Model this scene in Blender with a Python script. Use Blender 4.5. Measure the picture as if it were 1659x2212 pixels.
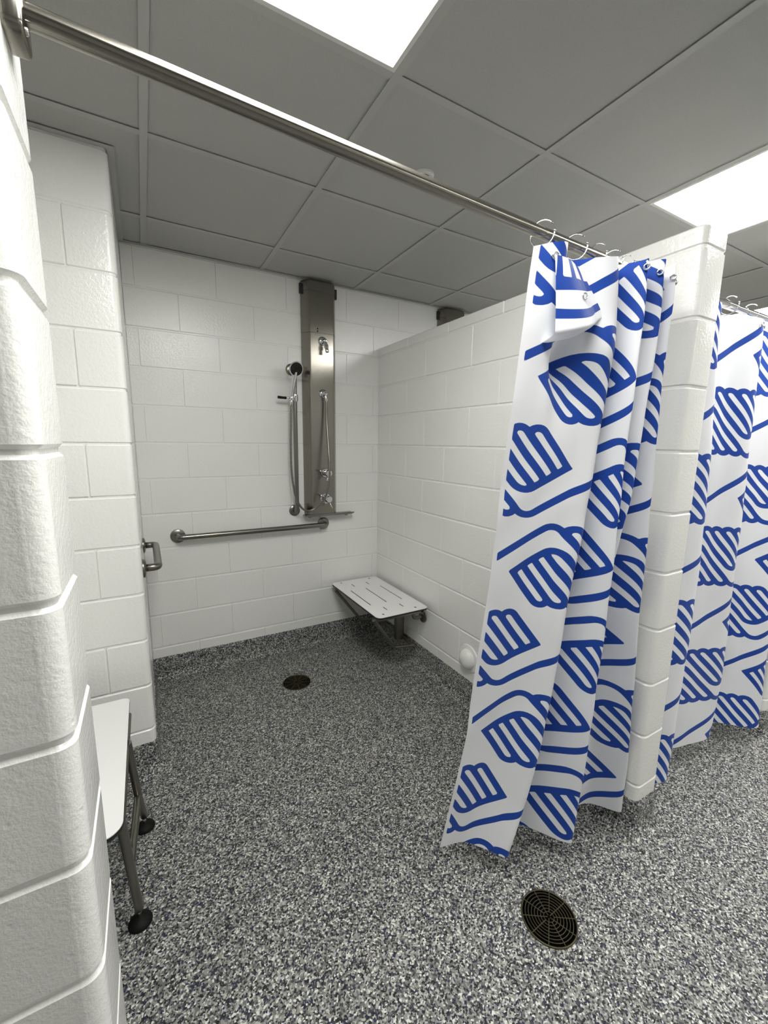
import bpy, bmesh, math, random
import numpy as np
from mathutils import Vector, Matrix

random.seed(7)
for o in list(bpy.data.objects):
    bpy.data.objects.remove(o)
scene = bpy.context.scene
COL = scene.collection

# ------------------------------------------------------------------ camera, exposure
W, Hh, FPX = 1659, 2212, 905.745
YAW, PITCH, ROLL = 0.51794, -0.163706, 0.0124628
fwd = Vector((math.sin(YAW) * math.cos(PITCH), math.cos(YAW) * math.cos(PITCH), math.sin(PITCH)))
r0 = Vector((math.cos(YAW), -math.sin(YAW), 0))
u0 = r0.cross(fwd)
rr = math.cos(ROLL) * r0 + math.sin(ROLL) * u0
uu = -math.sin(ROLL) * r0 + math.cos(ROLL) * u0
cam_d = bpy.data.cameras.new('camera')
cam = bpy.data.objects.new('camera', cam_d)
COL.objects.link(cam)
cam.matrix_world = Matrix(((rr.x, uu.x, -fwd.x, -1.48462), (rr.y, uu.y, -fwd.y, -2.70895),
                           (rr.z, uu.z, -fwd.z, 1.43962), (0, 0, 0, 1)))
cam_d.sensor_fit = 'VERTICAL'
cam_d.sensor_height = 36.0
cam_d.lens = 36.0 * FPX / Hh
cam_d.clip_start = 0.02
scene.camera = cam
vs = scene.view_settings
vs.view_transform = 'Standard'
vs.look = 'None'
vs.gamma = 1.0
vs.use_curve_mapping = False
vs.exposure = 0.0
LIGHT_STRENGTH = 17.2
world = bpy.data.worlds.new('world')
scene.world = world
world.use_nodes = True
world.node_tree.nodes['Background'].inputs[0].default_value = (0.6, 0.62, 0.65, 1)
world.node_tree.nodes['Background'].inputs[1].default_value = 0.0

CEIL = 2.44
CO = 0.2032

# ------------------------------------------------------------------ materials
MATS = {}


def new_mat(name):
    m = bpy.data.materials.new(name)
    m.use_nodes = True
    nt = m.node_tree
    b = nt.nodes['Principled BSDF']
    MATS[name] = m
    return m, nt, b


def N(nt, t, **kw):
    n = nt.nodes.new(t)
    for k, v in kw.items():
        setattr(n, k, v)
    return n


def simple(name, col, rough=0.5, metal=0.0, spec=0.5):
    m, nt, b = new_mat(name)
    b.inputs['Base Color'].default_value = (*col, 1)
    b.inputs['Roughness'].default_value = rough
    b.inputs['Metallic'].default_value = metal
    b.inputs['Specular IOR Level'].default_value = spec
    return m


def add_bump(nt, b, specs, pos=None):
    """specs: list of (scale, detail, distance, strength)"""
    if pos is None:
        g = N(nt, 'ShaderNodeNewGeometry')
        pos = g.outputs['Position']
    prev = None
    for sc, det, dist, st in specs:
        t = N(nt, 'ShaderNodeTexNoise')
        t.inputs['Scale'].default_value = sc
        t.inputs['Detail'].default_value = det
        nt.links.new(pos, t.inputs['Vector'])
        bp = N(nt, 'ShaderNodeBump')
        bp.inputs['Distance'].default_value = dist
        bp.inputs['Strength'].default_value = st
        nt.links.new(t.outputs['Fac'], bp.inputs['Height'])
        if prev is not None:
            nt.links.new(prev, bp.inputs['Normal'])
        prev = bp.outputs['Normal']
    return prev


def make_block_paint():
    m, nt, b = new_mat('block_paint')
    b.inputs['Roughness'].default_value = 0.13
    b.inputs['Specular IOR Level'].default_value = 0.5
    g = N(nt, 'ShaderNodeNewGeometry')
    t = N(nt, 'ShaderNodeTexNoise')
    t.inputs['Scale'].default_value = 2.5
    t.inputs['Detail'].default_value = 4
    nt.links.new(g.outputs['Position'], t.inputs['Vector'])
    r = N(nt, 'ShaderNodeValToRGB')
    r.color_ramp.elements[0].position = 0.3
    r.color_ramp.elements[0].color = (0.875, 0.875, 0.84, 1)
    r.color_ramp.elements[1].position = 0.7
    r.color_ramp.elements[1].color = (0.90, 0.90, 0.87, 1)
    nt.links.new(t.outputs['Fac'], r.inputs['Fac'])
    nt.links.new(r.outputs['Color'], b.inputs['Base Color'])
    nrm = add_bump(nt, b, [(85, 2, 0.003, 0.36), (200, 2, 0.0014, 0.38), (420, 1, 0.0006, 0.35)], g.outputs['Position'])
    # sparse pits
    v = N(nt, 'ShaderNodeTexVoronoi')
    v.inputs['Scale'].default_value = 26
    nt.links.new(g.outputs['Position'], v.inputs['Vector'])
    mr = N(nt, 'ShaderNodeMapRange')
    mr.inputs['From Min'].default_value = 0.0
    mr.inputs['From Max'].default_value = 0.13
    nt.links.new(v.outputs['Distance'], mr.inputs['Value'])
    bp = N(nt, 'ShaderNodeBump')
    bp.inputs['Distance'].default_value = 0.002
    bp.inputs['Strength'].default_value = 0.35
    nt.links.new(mr.outputs['Result'], bp.inputs['Height'])
    nt.links.new(nrm, bp.inputs['Normal'])
    nt.links.new(bp.outputs['Normal'], b.inputs['Normal'])
    return m


def make_epoxy():
    m, nt, b = new_mat('flake_epoxy')
    b.inputs['Roughness'].default_value = 0.55
    b.inputs['Specular IOR Level'].default_value = 0.3
    g = N(nt, 'ShaderNodeNewGeometry')
    # warp a little so the flakes are irregular chips
    nz = N(nt, 'ShaderNodeTexNoise')
    nz.inputs['Scale'].default_value = 160
    nt.links.new(g.outputs['Position'], nz.inputs['Vector'])
    mx = N(nt, 'ShaderNodeMix', data_type='VECTOR')
    mx.inputs['Factor'].default_value = 0.006
    nt.links.new(g.outputs['Position'], mx.inputs[4])
    nt.links.new(nz.outputs['Color'], mx.inputs[5])
    v = N(nt, 'ShaderNodeTexVoronoi')
    v.inputs['Scale'].default_value = 225
    nt.links.new(mx.outputs[1], v.inputs['Vector'])
    sp = N(nt, 'ShaderNodeSeparateColor')
    nt.links.new(v.outputs['Color'], sp.inputs['Color'])
    r = N(nt, 'ShaderNodeValToRGB')
    cr = r.color_ramp
    cr.interpolation = 'CONSTANT'
    stops = [(0.0, (0.011, 0.012, 0.014)), (0.14, (0.055, 0.056, 0.060)), (0.28, (0.022, 0.028, 0.066)),
             (0.35, (0.15, 0.15, 0.145)), (0.56, (0.27, 0.268, 0.25)), (0.76, (0.42, 0.425, 0.395)),
             (0.91, (0.68, 0.69, 0.64))]
    cr.elements[0].position, cr.elements[0].color = stops[0][0], (*stops[0][1], 1)
    cr.elements[1].position, cr.elements[1].color = stops[1][0], (*stops[1][1], 1)
    for p_, c_ in stops[2:]:
        e = cr.elements.new(p_)
        e.color = (*c_, 1)
    nt.links.new(sp.outputs[0], r.inputs['Fac'])
    nt.links.new(r.outputs['Color'], b.inputs['Base Color'])
    bp = N(nt, 'ShaderNodeBump')
    bp.inputs['Distance'].default_value = 0.0012
    bp.inputs['Strength'].default_value = 0.6
    nt.links.new(sp.outputs[1], bp.inputs['Height'])
    nt.links.new(bp.outputs['Normal'], b.inputs['Normal'])
    return m


def make_steel(name, col, rough, axis, bump=0.15, aniso=0.0, tang=None, rot=0.0):
    """brushed stainless: noise stretched along one axis"""
    m, nt, b = new_mat(name)
    b.inputs['Metallic'].default_value = 1.0
    b.inputs['Base Color'].default_value = (*col, 1)
    b.inputs['Roughness'].default_value = rough
    if tang:
        tn = N(nt, 'ShaderNodeTangent', direction_type='RADIAL', axis=tang)
        nt.links.new(tn.outputs['Tangent'], b.inputs['Tangent'])
        b.inputs['Anisotropic'].default_value = aniso
        b.inputs['Anisotropic Rotation'].default_value = rot
    g = N(nt, 'ShaderNodeNewGeometry')
    mp = N(nt, 'ShaderNodeMapping')
    sc = [900, 900, 900]
    sc[axis] = 18
    mp.inputs['Scale'].default_value = sc
    nt.links.new(g.outputs['Position'], mp.inputs['Vector'])
    t = N(nt, 'ShaderNodeTexNoise')
    t.inputs['Scale'].default_value = 1.0
    t.inputs['Detail'].default_value = 2
    nt.links.new(mp.outputs['Vector'], t.inputs['Vector'])
    bp = N(nt, 'ShaderNodeBump')
    bp.inputs['Distance'].default_value = 0.0004
    bp.inputs['Strength'].default_value = bump
    nt.links.new(t.outputs['Fac'], bp.inputs['Height'])
    nt.links.new(bp.outputs['Normal'], b.inputs['Normal'])
    return m


def make_tile():
    m, nt, b = new_mat('ceiling_tile')
    b.inputs['Roughness'].default_value = 0.9
    b.inputs['Specular IOR Level'].default_value = 0.1
    g = N(nt, 'ShaderNodeNewGeometry')
    t = N(nt, 'ShaderNodeTexNoise')
    t.inputs['Scale'].default_value = 500
    t.inputs['Detail'].default_value = 2
    nt.links.new(g.outputs['Position'], t.inputs['Vector'])
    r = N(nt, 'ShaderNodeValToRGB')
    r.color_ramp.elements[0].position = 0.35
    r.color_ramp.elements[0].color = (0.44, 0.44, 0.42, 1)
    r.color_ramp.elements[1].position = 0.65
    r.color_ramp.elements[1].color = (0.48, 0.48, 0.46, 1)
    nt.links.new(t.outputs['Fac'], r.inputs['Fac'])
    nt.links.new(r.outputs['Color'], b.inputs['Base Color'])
    return m


def make_curtain():
    m, nt, b = new_mat('printed_polyester')
    a = N(nt, 'ShaderNodeAttribute', attribute_name='print')
    mr = N(nt, 'ShaderNodeMapRange')
    mr.inputs['From Min'].default_value = -0.0006
    mr.inputs['From Max'].default_value = 0.0006
    nt.links.new(a.outputs['Fac'], mr.inputs['Value'])
    mx = N(nt, 'ShaderNodeMix', data_type='RGBA')
    mx.inputs[6].default_value = (0.012, 0.062, 0.36, 1)
    mx.inputs[7].default_value = (0.89, 0.90, 0.93, 1)
    nt.links.new(mr.outputs['Result'], mx.inputs['Factor'])
    nt.links.new(mx.outputs[2], b.inputs['Base Color'])
    b.inputs['Roughness'].default_value = 0.55
    b.inputs['Specular IOR Level'].default_value = 0.25
    b.inputs['Sheen Weight'].default_value = 0.1
    nrm = add_bump(nt, b, [(9, 2, 0.01, 0.16), (45, 2, 0.002, 0.12)])
    nt.links.new(nrm, b.inputs['Normal'])
    tr = N(nt, 'ShaderNodeBsdfTranslucent')
    nt.links.new(mx.outputs[2], tr.inputs['Color'])
    ms = N(nt, 'ShaderNodeMixShader')
    ms.inputs['Fac'].default_value = 0.14
    out = nt.nodes['Material Output']
    nt.links.new(b.outputs['BSDF'], ms.inputs[1])
    nt.links.new(tr.outputs['BSDF'], ms.inputs[2])
    nt.links.new(ms.outputs['Shader'], out.inputs['Surface'])
    return m


M_BLOCK = make_block_paint()
M_EPOXY = make_epoxy()
M_TILE = make_tile()
M_CURT = make_curtain()
M_STEEL_X = make_steel('brushed_steel_x', (0.30, 0.285, 0.25), 0.22, 0, 0.1, 0.8, 'Z', 0.0)
M_ROD = make_steel('brushed_rod', (0.29, 0.275, 0.24), 0.2, 1, 0.05, 0.85, 'X', 0.25)
M_STEEL_Z = make_steel('brushed_steel_z', (0.29, 0.275, 0.24), 0.2, 2)
M_SATIN = make_steel('satin_steel', (0.25, 0.238, 0.21), 0.28, 0, 0.05)
M_CHROME = simple('chrome', (0.72, 0.72, 0.73), 0.09, 1.0)
M_BLACKR = simple('black_rubber', (0.005, 0.005, 0.005), 0.6, 0.0, 0.2)
M_BLACKC = simple('black_core_laminate', (0.012, 0.012, 0.013), 0.45)
M_PHEN = simple('white_phenolic', (0.86, 0.86, 0.845), 0.42)
M_WHITEM = simple('white_enamel', (0.70, 0.70, 0.67), 0.45)
M_GRID = simple('grid_enamel', (0.46, 0.46, 0.44), 0.55)
M_BRONZE = simple('tarnished_grate', (0.085, 0.075, 0.042), 0.45, 0.75)
M_DRAIN_SHADE = simple('painted_drain_shade', (0.002, 0.002, 0.002), 0.9, 0.0, 0.0)  # near-black colour stands in for the shade inside the drain
M_PLAIN = simple('plain_paint', (0.56, 0.56, 0.535), 0.4)
M_DARKM = simple('dark_bracket', (0.06, 0.055, 0.05), 0.4, 0.8)
M_MORTAR = MATS['block_paint']
mL, ntL, bL = new_mat('light_diffuser')
bL.inputs['Base Color'].default_value = (0.9, 0.9, 0.9, 1)
bL.inputs['Emission Color'].default_value = (1.0, 0.99, 0.955, 1)
bL.inputs['Emission Strength'].default_value = LIGHT_STRENGTH
M_LIGHT = mL

# ------------------------------------------------------------------ helpers


def me_from(name, verts, faces, smooth=False):
    me = bpy.data.meshes.new(name)
    me.from_pydata([tuple(v) for v in verts], [], faces)
    me.update()
    if smooth:
        me.polygons.foreach_set('use_smooth', [True] * len(me.polygons))
    return me


def link(name, me, mat=None, parent=None, loc=None, rot=None):
    o = bpy.data.objects.new(name, me)
    COL.objects.link(o)
    if mat is not None and me is not None and len(me.materials) == 0:
        me.materials.append(mat)
    if parent is not None:
        o.parent = parent
    if loc is not None:
        o.location = loc
    if rot is not None:
        o.rotation_euler = rot
    return o


def tag(o, label, cat, group=None):
    o['label'] = label
    o['category'] = cat
    if group:
        o['group'] = group
    return o


def struct(o, label=None):
    o['kind'] = 'structure'
    if label:
        o['label'] = label
    return o


def empty(name, loc, label, cat, group=None):
    o = bpy.data.objects.new(name, None)
    COL.objects.link(o)
    o.location = loc
    o.empty_display_size = 0.05
    return tag(o, label, cat, group)


class MB:
    def __init__(s):
        s.v = []
        s.f = []

    def add(s, vs_, fs_):
        k = len(s.v)
        s.v += [Vector(v) for v in vs_]
        s.f += [tuple(i + k for i in f) for f in fs_]
        return s

    def box(s, x0, x1, y0, y1, z0, z1, bev=0.0):
        if bev <= 0:
            vs_ = [(x, y, z) for z in (z0, z1) for y in (y0, y1) for x in (x0, x1)]
            return s.add(vs_, [(0, 2, 3, 1), (4, 5, 7, 6), (0, 1, 5, 4), (2, 6, 7, 3), (0, 4, 6, 2), (1, 3, 7, 5)])
        bm = bmesh.new()
        bmesh.ops.create_cube(bm, size=1)
        for v in bm.verts:
            v.co = Vector(((x0 + x1) / 2 + v.co.x * (x1 - x0), (y0 + y1) / 2 + v.co.y * (y1 - y0),
                           (z0 + z1) / 2 + v.co.z * (z1 - z0)))
        bmesh.ops.bevel(bm, geom=bm.edges[:], offset=bev, segments=2, affect='EDGES', profile=0.5)
        bm.verts.index_update()
        s.add([v.co.copy() for v in bm.verts], [[v.index for v in f.verts] for f in bm.faces])
        bm.free()
        return s

    def prism(s, poly, z0, z1, bev=0.0):
        """poly: CCW list of xy; optional top/bottom edge bevel by insetting"""
        n = len(poly)
        if bev > 0:
            ins = inset(poly, bev)
            rings = [(ins, z0), (poly, z0 + bev), (poly, z1 - bev), (ins, z1)]
        else:
            rings = [(poly, z0), (poly, z1)]
        vs_ = [(p[0], p[1], z) for pl, z in rings for p in pl]
        fs_ = []
        for r in range(len(rings) - 1):
            for i in range(n):
                j = (i + 1) % n
                fs_.append((r * n + i, r * n + j, (r + 1) * n + j, (r + 1) * n + i))
        fs_.append(tuple(range(n - 1, -1, -1)))
        k = (len(rings) - 1) * n
        fs_.append(tuple(k + i for i in range(n)))
        return s.add(vs_, fs_)

    def lathe(s, prof, seg=32, origin=(0, 0, 0), axis=(0, 0, 1)):
        """prof: (radius, height) list along axis"""
        ax = Vector(axis).normalized()
        a = Vector((1, 0, 0)) if abs(ax.x) < 0.9 else Vector((0, 1, 0))
        e1 = ax.cross(a).normalized()
        e2 = ax.cross(e1)
        o = Vector(origin)
        vs_, fs_ = [], []
        rings = []
        for r, h in prof:
            if r < 1e-6:
                rings.append([len(vs_)])
                vs_.append(o + ax * h)
            else:
                rings.append(list(range(len(vs_), len(vs_) + seg)))
                for i in range(seg):
                    t = 2 * math.pi * i / seg
                    vs_.append(o + ax * h + e1 * (r * math.cos(t)) + e2 * (r * math.sin(t)))
        for a_, b_ in zip(rings[:-1], rings[1:]):
            for i in range(seg):
                j = (i + 1) % seg
                if len(a_) == 1 and len(b_) == 1:
                    continue
                if len(a_) == 1:
                    fs_.append((a_[0], b_[j], b_[i]))
                elif len(b_) == 1:
                    fs_.append((a_[i], a_[j], b_[0]))
                else:
                    fs_.append((a_[i], a_[j], b_[j], b_[i]))
        return s.add(vs_, fs_)

    def tube(s, pts, r, seg=14, cap=True, closed=False):
        pts = [Vector(p) for p in pts]
        n = len(pts)
        tang = []
        for i in range(n):
            if closed:
                t = pts[(i + 1) % n] - pts[i - 1]
            else:
                t = pts[min(i + 1, n - 1)] - pts[max(i - 1, 0)]
            tang.append(t.normalized())
        up = Vector((0, 0, 1))
        if abs(tang[0].dot(up)) > 0.9:
            up = Vector((0, 1, 0))
        nrm = (up - tang[0] * up.dot(tang[0])).normalized()
        vs_, fs_ = [], []
        for i in range(n):
            nrm = (nrm - tang[i] * nrm.dot(tang[i])).normalized()
            b = tang[i].cross(nrm)
            rad = r[i] if isinstance(r, (list, tuple)) else r
            for k in range(seg):
                a = 2 * math.pi * k / seg
                vs_.append(pts[i] + nrm * (rad * math.cos(a)) + b * (rad * math.sin(a)))
        m = n if closed else n - 1
        for i in range(m):
            i2 = (i + 1) % n
            for k in range(seg):
                k2 = (k + 1) % seg
                fs_.append((i * seg + k, i * seg + k2, i2 * seg + k2, i2 * seg + k))
        if cap and not closed:
            fs_.append(tuple(range(seg - 1, -1, -1)))
            fs_.append(tuple((n - 1) * seg + k for k in range(seg)))
        return s.add(vs_, fs_)

    def build(s, name, mat, parent=None, smooth=False, origin=None, auto=None):
        if origin is not None:
            og = Vector(origin)
            vs_ = [v - og for v in s.v]
        else:
            vs_ = s.v
        me = me_from(name, vs_, s.f, smooth)
        if auto is not None:
            me.polygons.foreach_set('use_smooth', [True] * len(me.polygons))
            me.set_sharp_from_angle(angle=math.radians(auto))
        return link(name, me, mat, parent, origin)


def inset(poly, d):
    n = len(poly)
    out = []
    for i in range(n):
        p0, p1, p2 = Vector(poly[i - 1]), Vector(poly[i]), Vector(poly[(i + 1) % n])
        a = (p1 - p0).normalized()
        b = (p2 - p1).normalized()
        na, nb = Vector((-a.y, a.x)), Vector((-b.y, b.x))
        m = na + nb
        if m.length < 1e-6:
            m = na
        m.normalize()
        k = d / max(0.4, m.dot(na))
        out.append((p1.x + m.x * k, p1.y + m.y * k))
    return out


def rounded(path, rad, seg=6):
    """rounds the interior corners of a 3-D polyline"""
    pts = [Vector(p) for p in path]
    out = [pts[0]]
    for i in range(1, len(pts) - 1):
        a, b, c = pts[i - 1], pts[i], pts[i + 1]
        d1, d2 = (a - b).normalized(), (c - b).normalized()
        ang = d1.angle(d2)
        t = min(rad / math.tan(ang / 2), (a - b).length * 0.49, (c - b).length * 0.49)
        p1, p2 = b + d1 * t, b + d2 * t
        for k in range(seg + 1):
            s_ = k / seg
            out.append((1 - s_) ** 2 * p1 + 2 * s_ * (1 - s_) * b + s_ * s_ * p2)
    out.append(pts[-1])
    return out


def rect_poly(x0, x1, y0, y1, rad, seg=6, ridge=0.0):
    """CCW rectangle; rad: dict of corner radii for corners 'll','lr','ur','ul' (default chamfer 3 mm)"""
    out = []
    for key, cx, cy, a0 in (('ll', x0, y0, 180), ('lr', x1, y0, 270), ('ur', x1, y1, 0), ('ul', x0, y1, 90)):
        r = rad.get(key, 0.0018)
        sg = seg if key in rad else 1
        sx = 1 if 'l' == key[1] else -1
        sy = 1 if 'l' == key[0] else -1
        ox, oy = cx + sx * r, cy + sy * r
        for k in range(sg + 1):
            a = math.radians(a0 + 90 * k / sg)
            out.append((ox + r * math.cos(a), oy + r * math.sin(a)))
    return out


def smoothstep_path(ctrl, n):
    """Catmull-Rom through 3-D control points"""
    P = [Vector(c) for c in ctrl]
    P = [P[0] * 2 - P[1]] + P + [P[-1] * 2 - P[-2]]
    out = []
    for i in range(1, len(P) - 2):
        for k in range(n):
            t = k / n
            a, b, c, d = P[i - 1], P[i], P[i + 1], P[i + 2]
            out.append(0.5 * ((2 * b) + (c - a) * t + (2 * a - 5 * b + 4 * c - d) * t * t + (3 * b - a - 3 * c + d) * t ** 3))
    out.append(P[-2])
    return out


# ------------------------------------------------------------------ setting: floor, ceiling, walls
RX0, RX1, RY0 = -2.95, 3.5, -5.35
fl = MB().box(RX0 - 0.15, RX1 + 0.15, RY0 - 0.15, 0.15, -0.1, 0.0).build('floor', M_EPOXY)
struct(fl, 'grey and navy flake epoxy floor')

GAP, BEV = 0.0026, 0.0045
_blk = {}


def add_block(parent, poly, z0, z1, bev=BEV):
    """poly in world xy -> shared mesh centred at first use"""
    cx = sum(p[0] for p in poly) / len(poly)
    cy = sum(p[1] for p in poly) / len(poly)
    loc = [(p[0] - cx, p[1] - cy) for p in poly]
    key = (tuple((round(a, 4), round(b, 4)) for a, b in loc), round(z1 - z0, 4), bev)
    if key not in _blk:
        me = me_from('block', *(lambda m: (m.v, m.f))(MB().prism(loc, 0, z1 - z0, bev)))
        me.materials.append(M_BLOCK)
        if len(poly) > 8:
            me.polygons.foreach_set('use_smooth', [True] * len(me.polygons))
            me.set_sharp_from_angle(angle=math.radians(30))
        _blk[key] = me
    return link('block', _blk[key], None, parent, (cx, cy, z0))


# back wall -------------------------------------------------------
wb = MB().box(-2.3, RX1 + 0.15, 0.0035, 0.15, -0.05, 2.52).build('wall_back', M_BLOCK)
struct(wb, 'white painted concrete block wall at the back of the showers')
for c in range(12):
    off = -1.46697 if c % 2 else -1.26194
    z0, z1 = c * CO + GAP, min((c + 1) * CO, CEIL - 0.002) - GAP
    xs = [off + 0.4064 * k for k in range(-1, 8)]
    xs = [x for x in xs if -1.50 < x < 1.12]
    xs = [-1.523] + xs + [1.11 + 0.0]
    if xs[-1] - xs[-2] < 0.02:
        xs.pop(-2)
    for a, b in zip(xs[:-1], xs[1:]):
        if b - a < 0.02:
            continue
        j = random.uniform(-0.0008, 0.0008)
        add_block(wb, rect_poly(a + 0.0012, b - 0.0012, 0.0 + j, 0.03, {}), z0, z1)

BN = 0.025          # bullnose radius
# partition between the stalls ------------------------------------


def partition(x0, x1, yf, name, label):
    core = rect_poly(x0 + 0.004, x1 - 0.004, yf + 0.004, 0.002, {'ll': BN - 0.004, 'lr': BN - 0.004}, 6)
    w = MB().prism(core, 0.0, 2.08).build(name, M_BLOCK)
    struct(w, label)
    for c in range(10):
        off = -0.57857 if c % 2 else -0.37811
        ys = [off - 0.4064 * k for k in range(-1, 5)]
        ys = [y for y in ys if yf + 0.1 < y < -0.02]
        ys = [0.0] + ys + [yf]
        for a, b in zip(ys[:-1], ys[1:]):
            last = (b == yf)
            rad = {'ll': BN, 'lr': BN} if last else {}
            add_block(w, rect_poly(x0, x1, b + (0 if last else 0.0014), a - 0.0014, rad, 6), c * CO + GAP, (c + 1) * CO - GAP)
    ys = [0.0, -0.37811, -0.78451, -1.19091, -1.59731, yf]
    for a, b in zip(ys[:-1], ys[1:]):
        last = (b == yf)
        rad = {'ll': BN, 'lr': BN} if last else {}
        add_block(w, rect_poly(x0, x1, b + (0 if last else GAP), a - GAP, rad, 6), 10 * CO + GAP, 2.09)
    return w


partition(0.0, 0.143, -2.0, 'wall_partition', 'white block partition between the two shower stalls with bullnose end')
partition(1.11, 1.253, -2.0, 'wall_partition', 'white block partition at the far right of the second stall')

# left wall that narrows the back of the stall ----------------------
core = rect_poly(-1.672 + 0.004, -1.523 - 0.004, -0.79 + 0.004, 0.0, {'lr': BN - 0.004}, 6)
wl = MB().prism(core, 0.0, 2.52).box(-2.35, -1.60, -0.79 + 0.0048, -0.65, 0, 2.515).build('wall_left', M_BLOCK)
struct(wl, 'white block corner wall left of the shower panel')
for c in range(12):
    z0, z1 = c * CO + GAP, min((c + 1) * CO, CEIL - 0.002) - GAP
    if c % 2 == 0:
        add_block(wl, rect_poly(-1.672, -1.523, -0.79, -0.39 - GAP, {'lr': BN}, 6), z0, z1)
        add_block(wl, rect_poly(-1.672, -1.523, -0.39 + GAP, -0.002, {}), z0, z1)
        add_block(wl, rect_poly(-2.075, -1.672 - 2 * GAP, -0.79, -0.645, {}), z0, z1)
    else:
        add_block(wl, rect_poly(-1.93 + GAP, -1.523, -0.79, -0.642 - GAP, {'lr': BN}, 6), z0, z1)
        add_block(wl, rect_poly(-1.672, -1.523, -0.642 + GAP, -0.24 - GAP, {}), z0, z1)
        add_block(wl, rect_poly(-1.672, -1.523, -0.24 + GAP, -0.002, {}), z0, z1)
        add_block(wl, rect_poly(-2.075, -1.93 - GAP, -0.79, -0.645, {}), z0, z1)

# near left wall carrying the rod bracket ---------------------------
NX, NF, NB = -1.597, -2.03, -1.838


def near_poly(x0, x1, first):
    rad = {'lr': BN, 'ur': BN} if first else {}
    p = rect_poly(x0, x1, NF, NB, rad, 8)
    if first:
        # faint cast seam where the bullnose of the block begins on the front face
        q = []
        for i, (x, y) in enumerate(p):
            if abs(y - NF) < 1e-4 and abs(x - (x1 - BN)) < 1e-4:
                q += [(x - 0.0065, y), (x - 0.004, y - 0.0006), (x - 0.0015, y), (x, y)]
            else:
                q.append((x, y))
        p = q
    return p


core = rect_poly(-2.95, NX - 0.006, NF + 0.006, NB - 0.006, {'lr': BN - 0.006, 'ur': BN - 0.006}, 8)
wn = MB().prism(core, 0.0, 2.52).build('wall_front_left', M_BLOCK)
struct(wn, 'white block wall end with bullnose edges in the left foreground')
for c in range(12):
    z0, z1 = c * CO + GAP, min((c + 1) * CO, CEIL - 0.002) - GAP
    a = NX - (0.4064 if c % 2 else 0.2032)
    xs = [NX, a]
    while xs[-1] - 0.4064 > -2.9:
        xs.append(xs[-1] - 0.4064)
    xs.append(-2.95)
    for i, (b, d) in enumerate(zip(xs[:-1], xs[1:])):
        add_block(wn, near_poly(d + GAP, b - (0 if i == 0 else GAP), i == 0), z0, z1, 0.007)

# alcove side wall and the rest of the room shell ---------------------
w = MB().box(-2.20, -2.075, NB - 0.001, -0.645, 0, 2.52).build('wall_alcove', M_PLAIN)
struct(w, 'plain white side wall of the bench alcove')
w = MB().box(RX0 - 0.15, RX1 + 0.15, RY0 - 0.15, RY0, 0, 2.52).build('wall_rear', M_PLAIN)
struct(w, 'plain white wall behind the camera')
w = MB().box(RX1, RX1 + 0.15, RY0, 0.0035, 0, 2.52).build('wall_right', M_PLAIN)
struct(w, 'plain white wall at the far right end of the room')
w = MB().box(RX0 - 0.15, RX0, RY0, NB, 0, 2.52).build('wall_far_left', M_PLAIN)
struct(w, 'plain white wall at the left end of the room')

# integral epoxy cove base --------------------------------------------
COVE = [(-0.004, 0.141), (0.0035, 0.141), (0.0045, 0.139), (0.0045, 0.05), (0.0075, 0.032), (0.015, 0.016), (0.028, 0.005), (0.045, 0.0006)]


def cove(name, path, flip=False):
    """path in plan; profile offset to the right-hand side of travel (left if flip)"""
    P = [Vector(p) for p in path]
    n = len(P)
    vs_, fs_ = [], []
    for i in range(n):
        ds = []
        if i > 0:
            ds.append((P[i] - P[i - 1]).normalized())
        if i < n - 1:
            ds.append((P[i + 1] - P[i]).normalized())
        ns = [Vector((d.y, -d.x)) for d in ds]
        m = ns[0] if len(ns) == 1 else (ns[0] + ns[1]).normalized()
        k = 1 / max(0.5, m.dot(ns[0]))
        if flip:
            m = -m
        for d, z in COVE:
            vs_.append((P[i].x + m.x * d * k, P[i].y + m.y * d * k, z))
    q = len(COVE)
    for i in range(n - 1):
        for j in range(q - 1):
            a, b, c_, d_ = i * q + j, (i + 1) * q + j, (i + 1) * q + j + 1, i * q + j + 1
            fs_.append((a, b, c_, d_) if not flip else (a, d_, c_, b))
    me = me_from(name, vs_, fs_, True)
    me.set_sharp_from_angle(angle=math.radians(45))
    o = link(name, me, M_EPOXY)
    return struct(o, None)


def arc(cx, cy, r, a0, a1, n=6):
    return [(cx + r * math.cos(math.radians(a0 + (a1 - a0) * k / n)), cy + r * math.sin(math.radians(a0 + (a1 - a0) * k / n))) for k in range(n + 1)]


struct(cove('baseboard_back', [(-1.523, 0.0), (0.0, 0.0)]), 'epoxy cove base along the back wall')
struct(cove('baseboard_partition', [(0.0, 0.0)] + arc(BN, -2.0 + BN, BN, 180, 270) + arc(0.143 - BN, -2.0 + BN, BN, 270, 360) + [(0.143, 0.0)]),
       'epoxy cove base wrapped around the stall partition')
struct(cove('baseboard_second_stall', [(0.143, 0.0), (1.11, 0.0)]), 'epoxy cove base at the back of the second stall')
struct(cove('baseboard_right', [(1.11, 0.0)] + arc(1.11 + BN, -2.0 + BN, BN, 180, 270) + arc(1.253 - BN, -2.0 + BN, BN, 270, 360) + [(1.253, 0.0)]),
       'epoxy cove base wrapped around the far right partition')
struct(cove('baseboard_left', [(-2.075, -0.79)] + arc(-1.523 - BN, -0.79 + BN, BN, 270, 360) + [(-1.523, 0.0)]),
       'epoxy cove base around the left corner wall')
struct(cove('baseboard_front_left', [(-2.95, NF)] + arc(NX - BN, NF + BN, BN, 270, 360) + arc(NX - BN, NB - BN, BN, 0, 90) + [(-2.075, NB)]),
       'epoxy cove base around the near left wall end')
struct(cove('baseboard_alcove', [(-2.075, NB), (-2.075, -0.79)]), 'epoxy cove base in the bench alcove')

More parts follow.
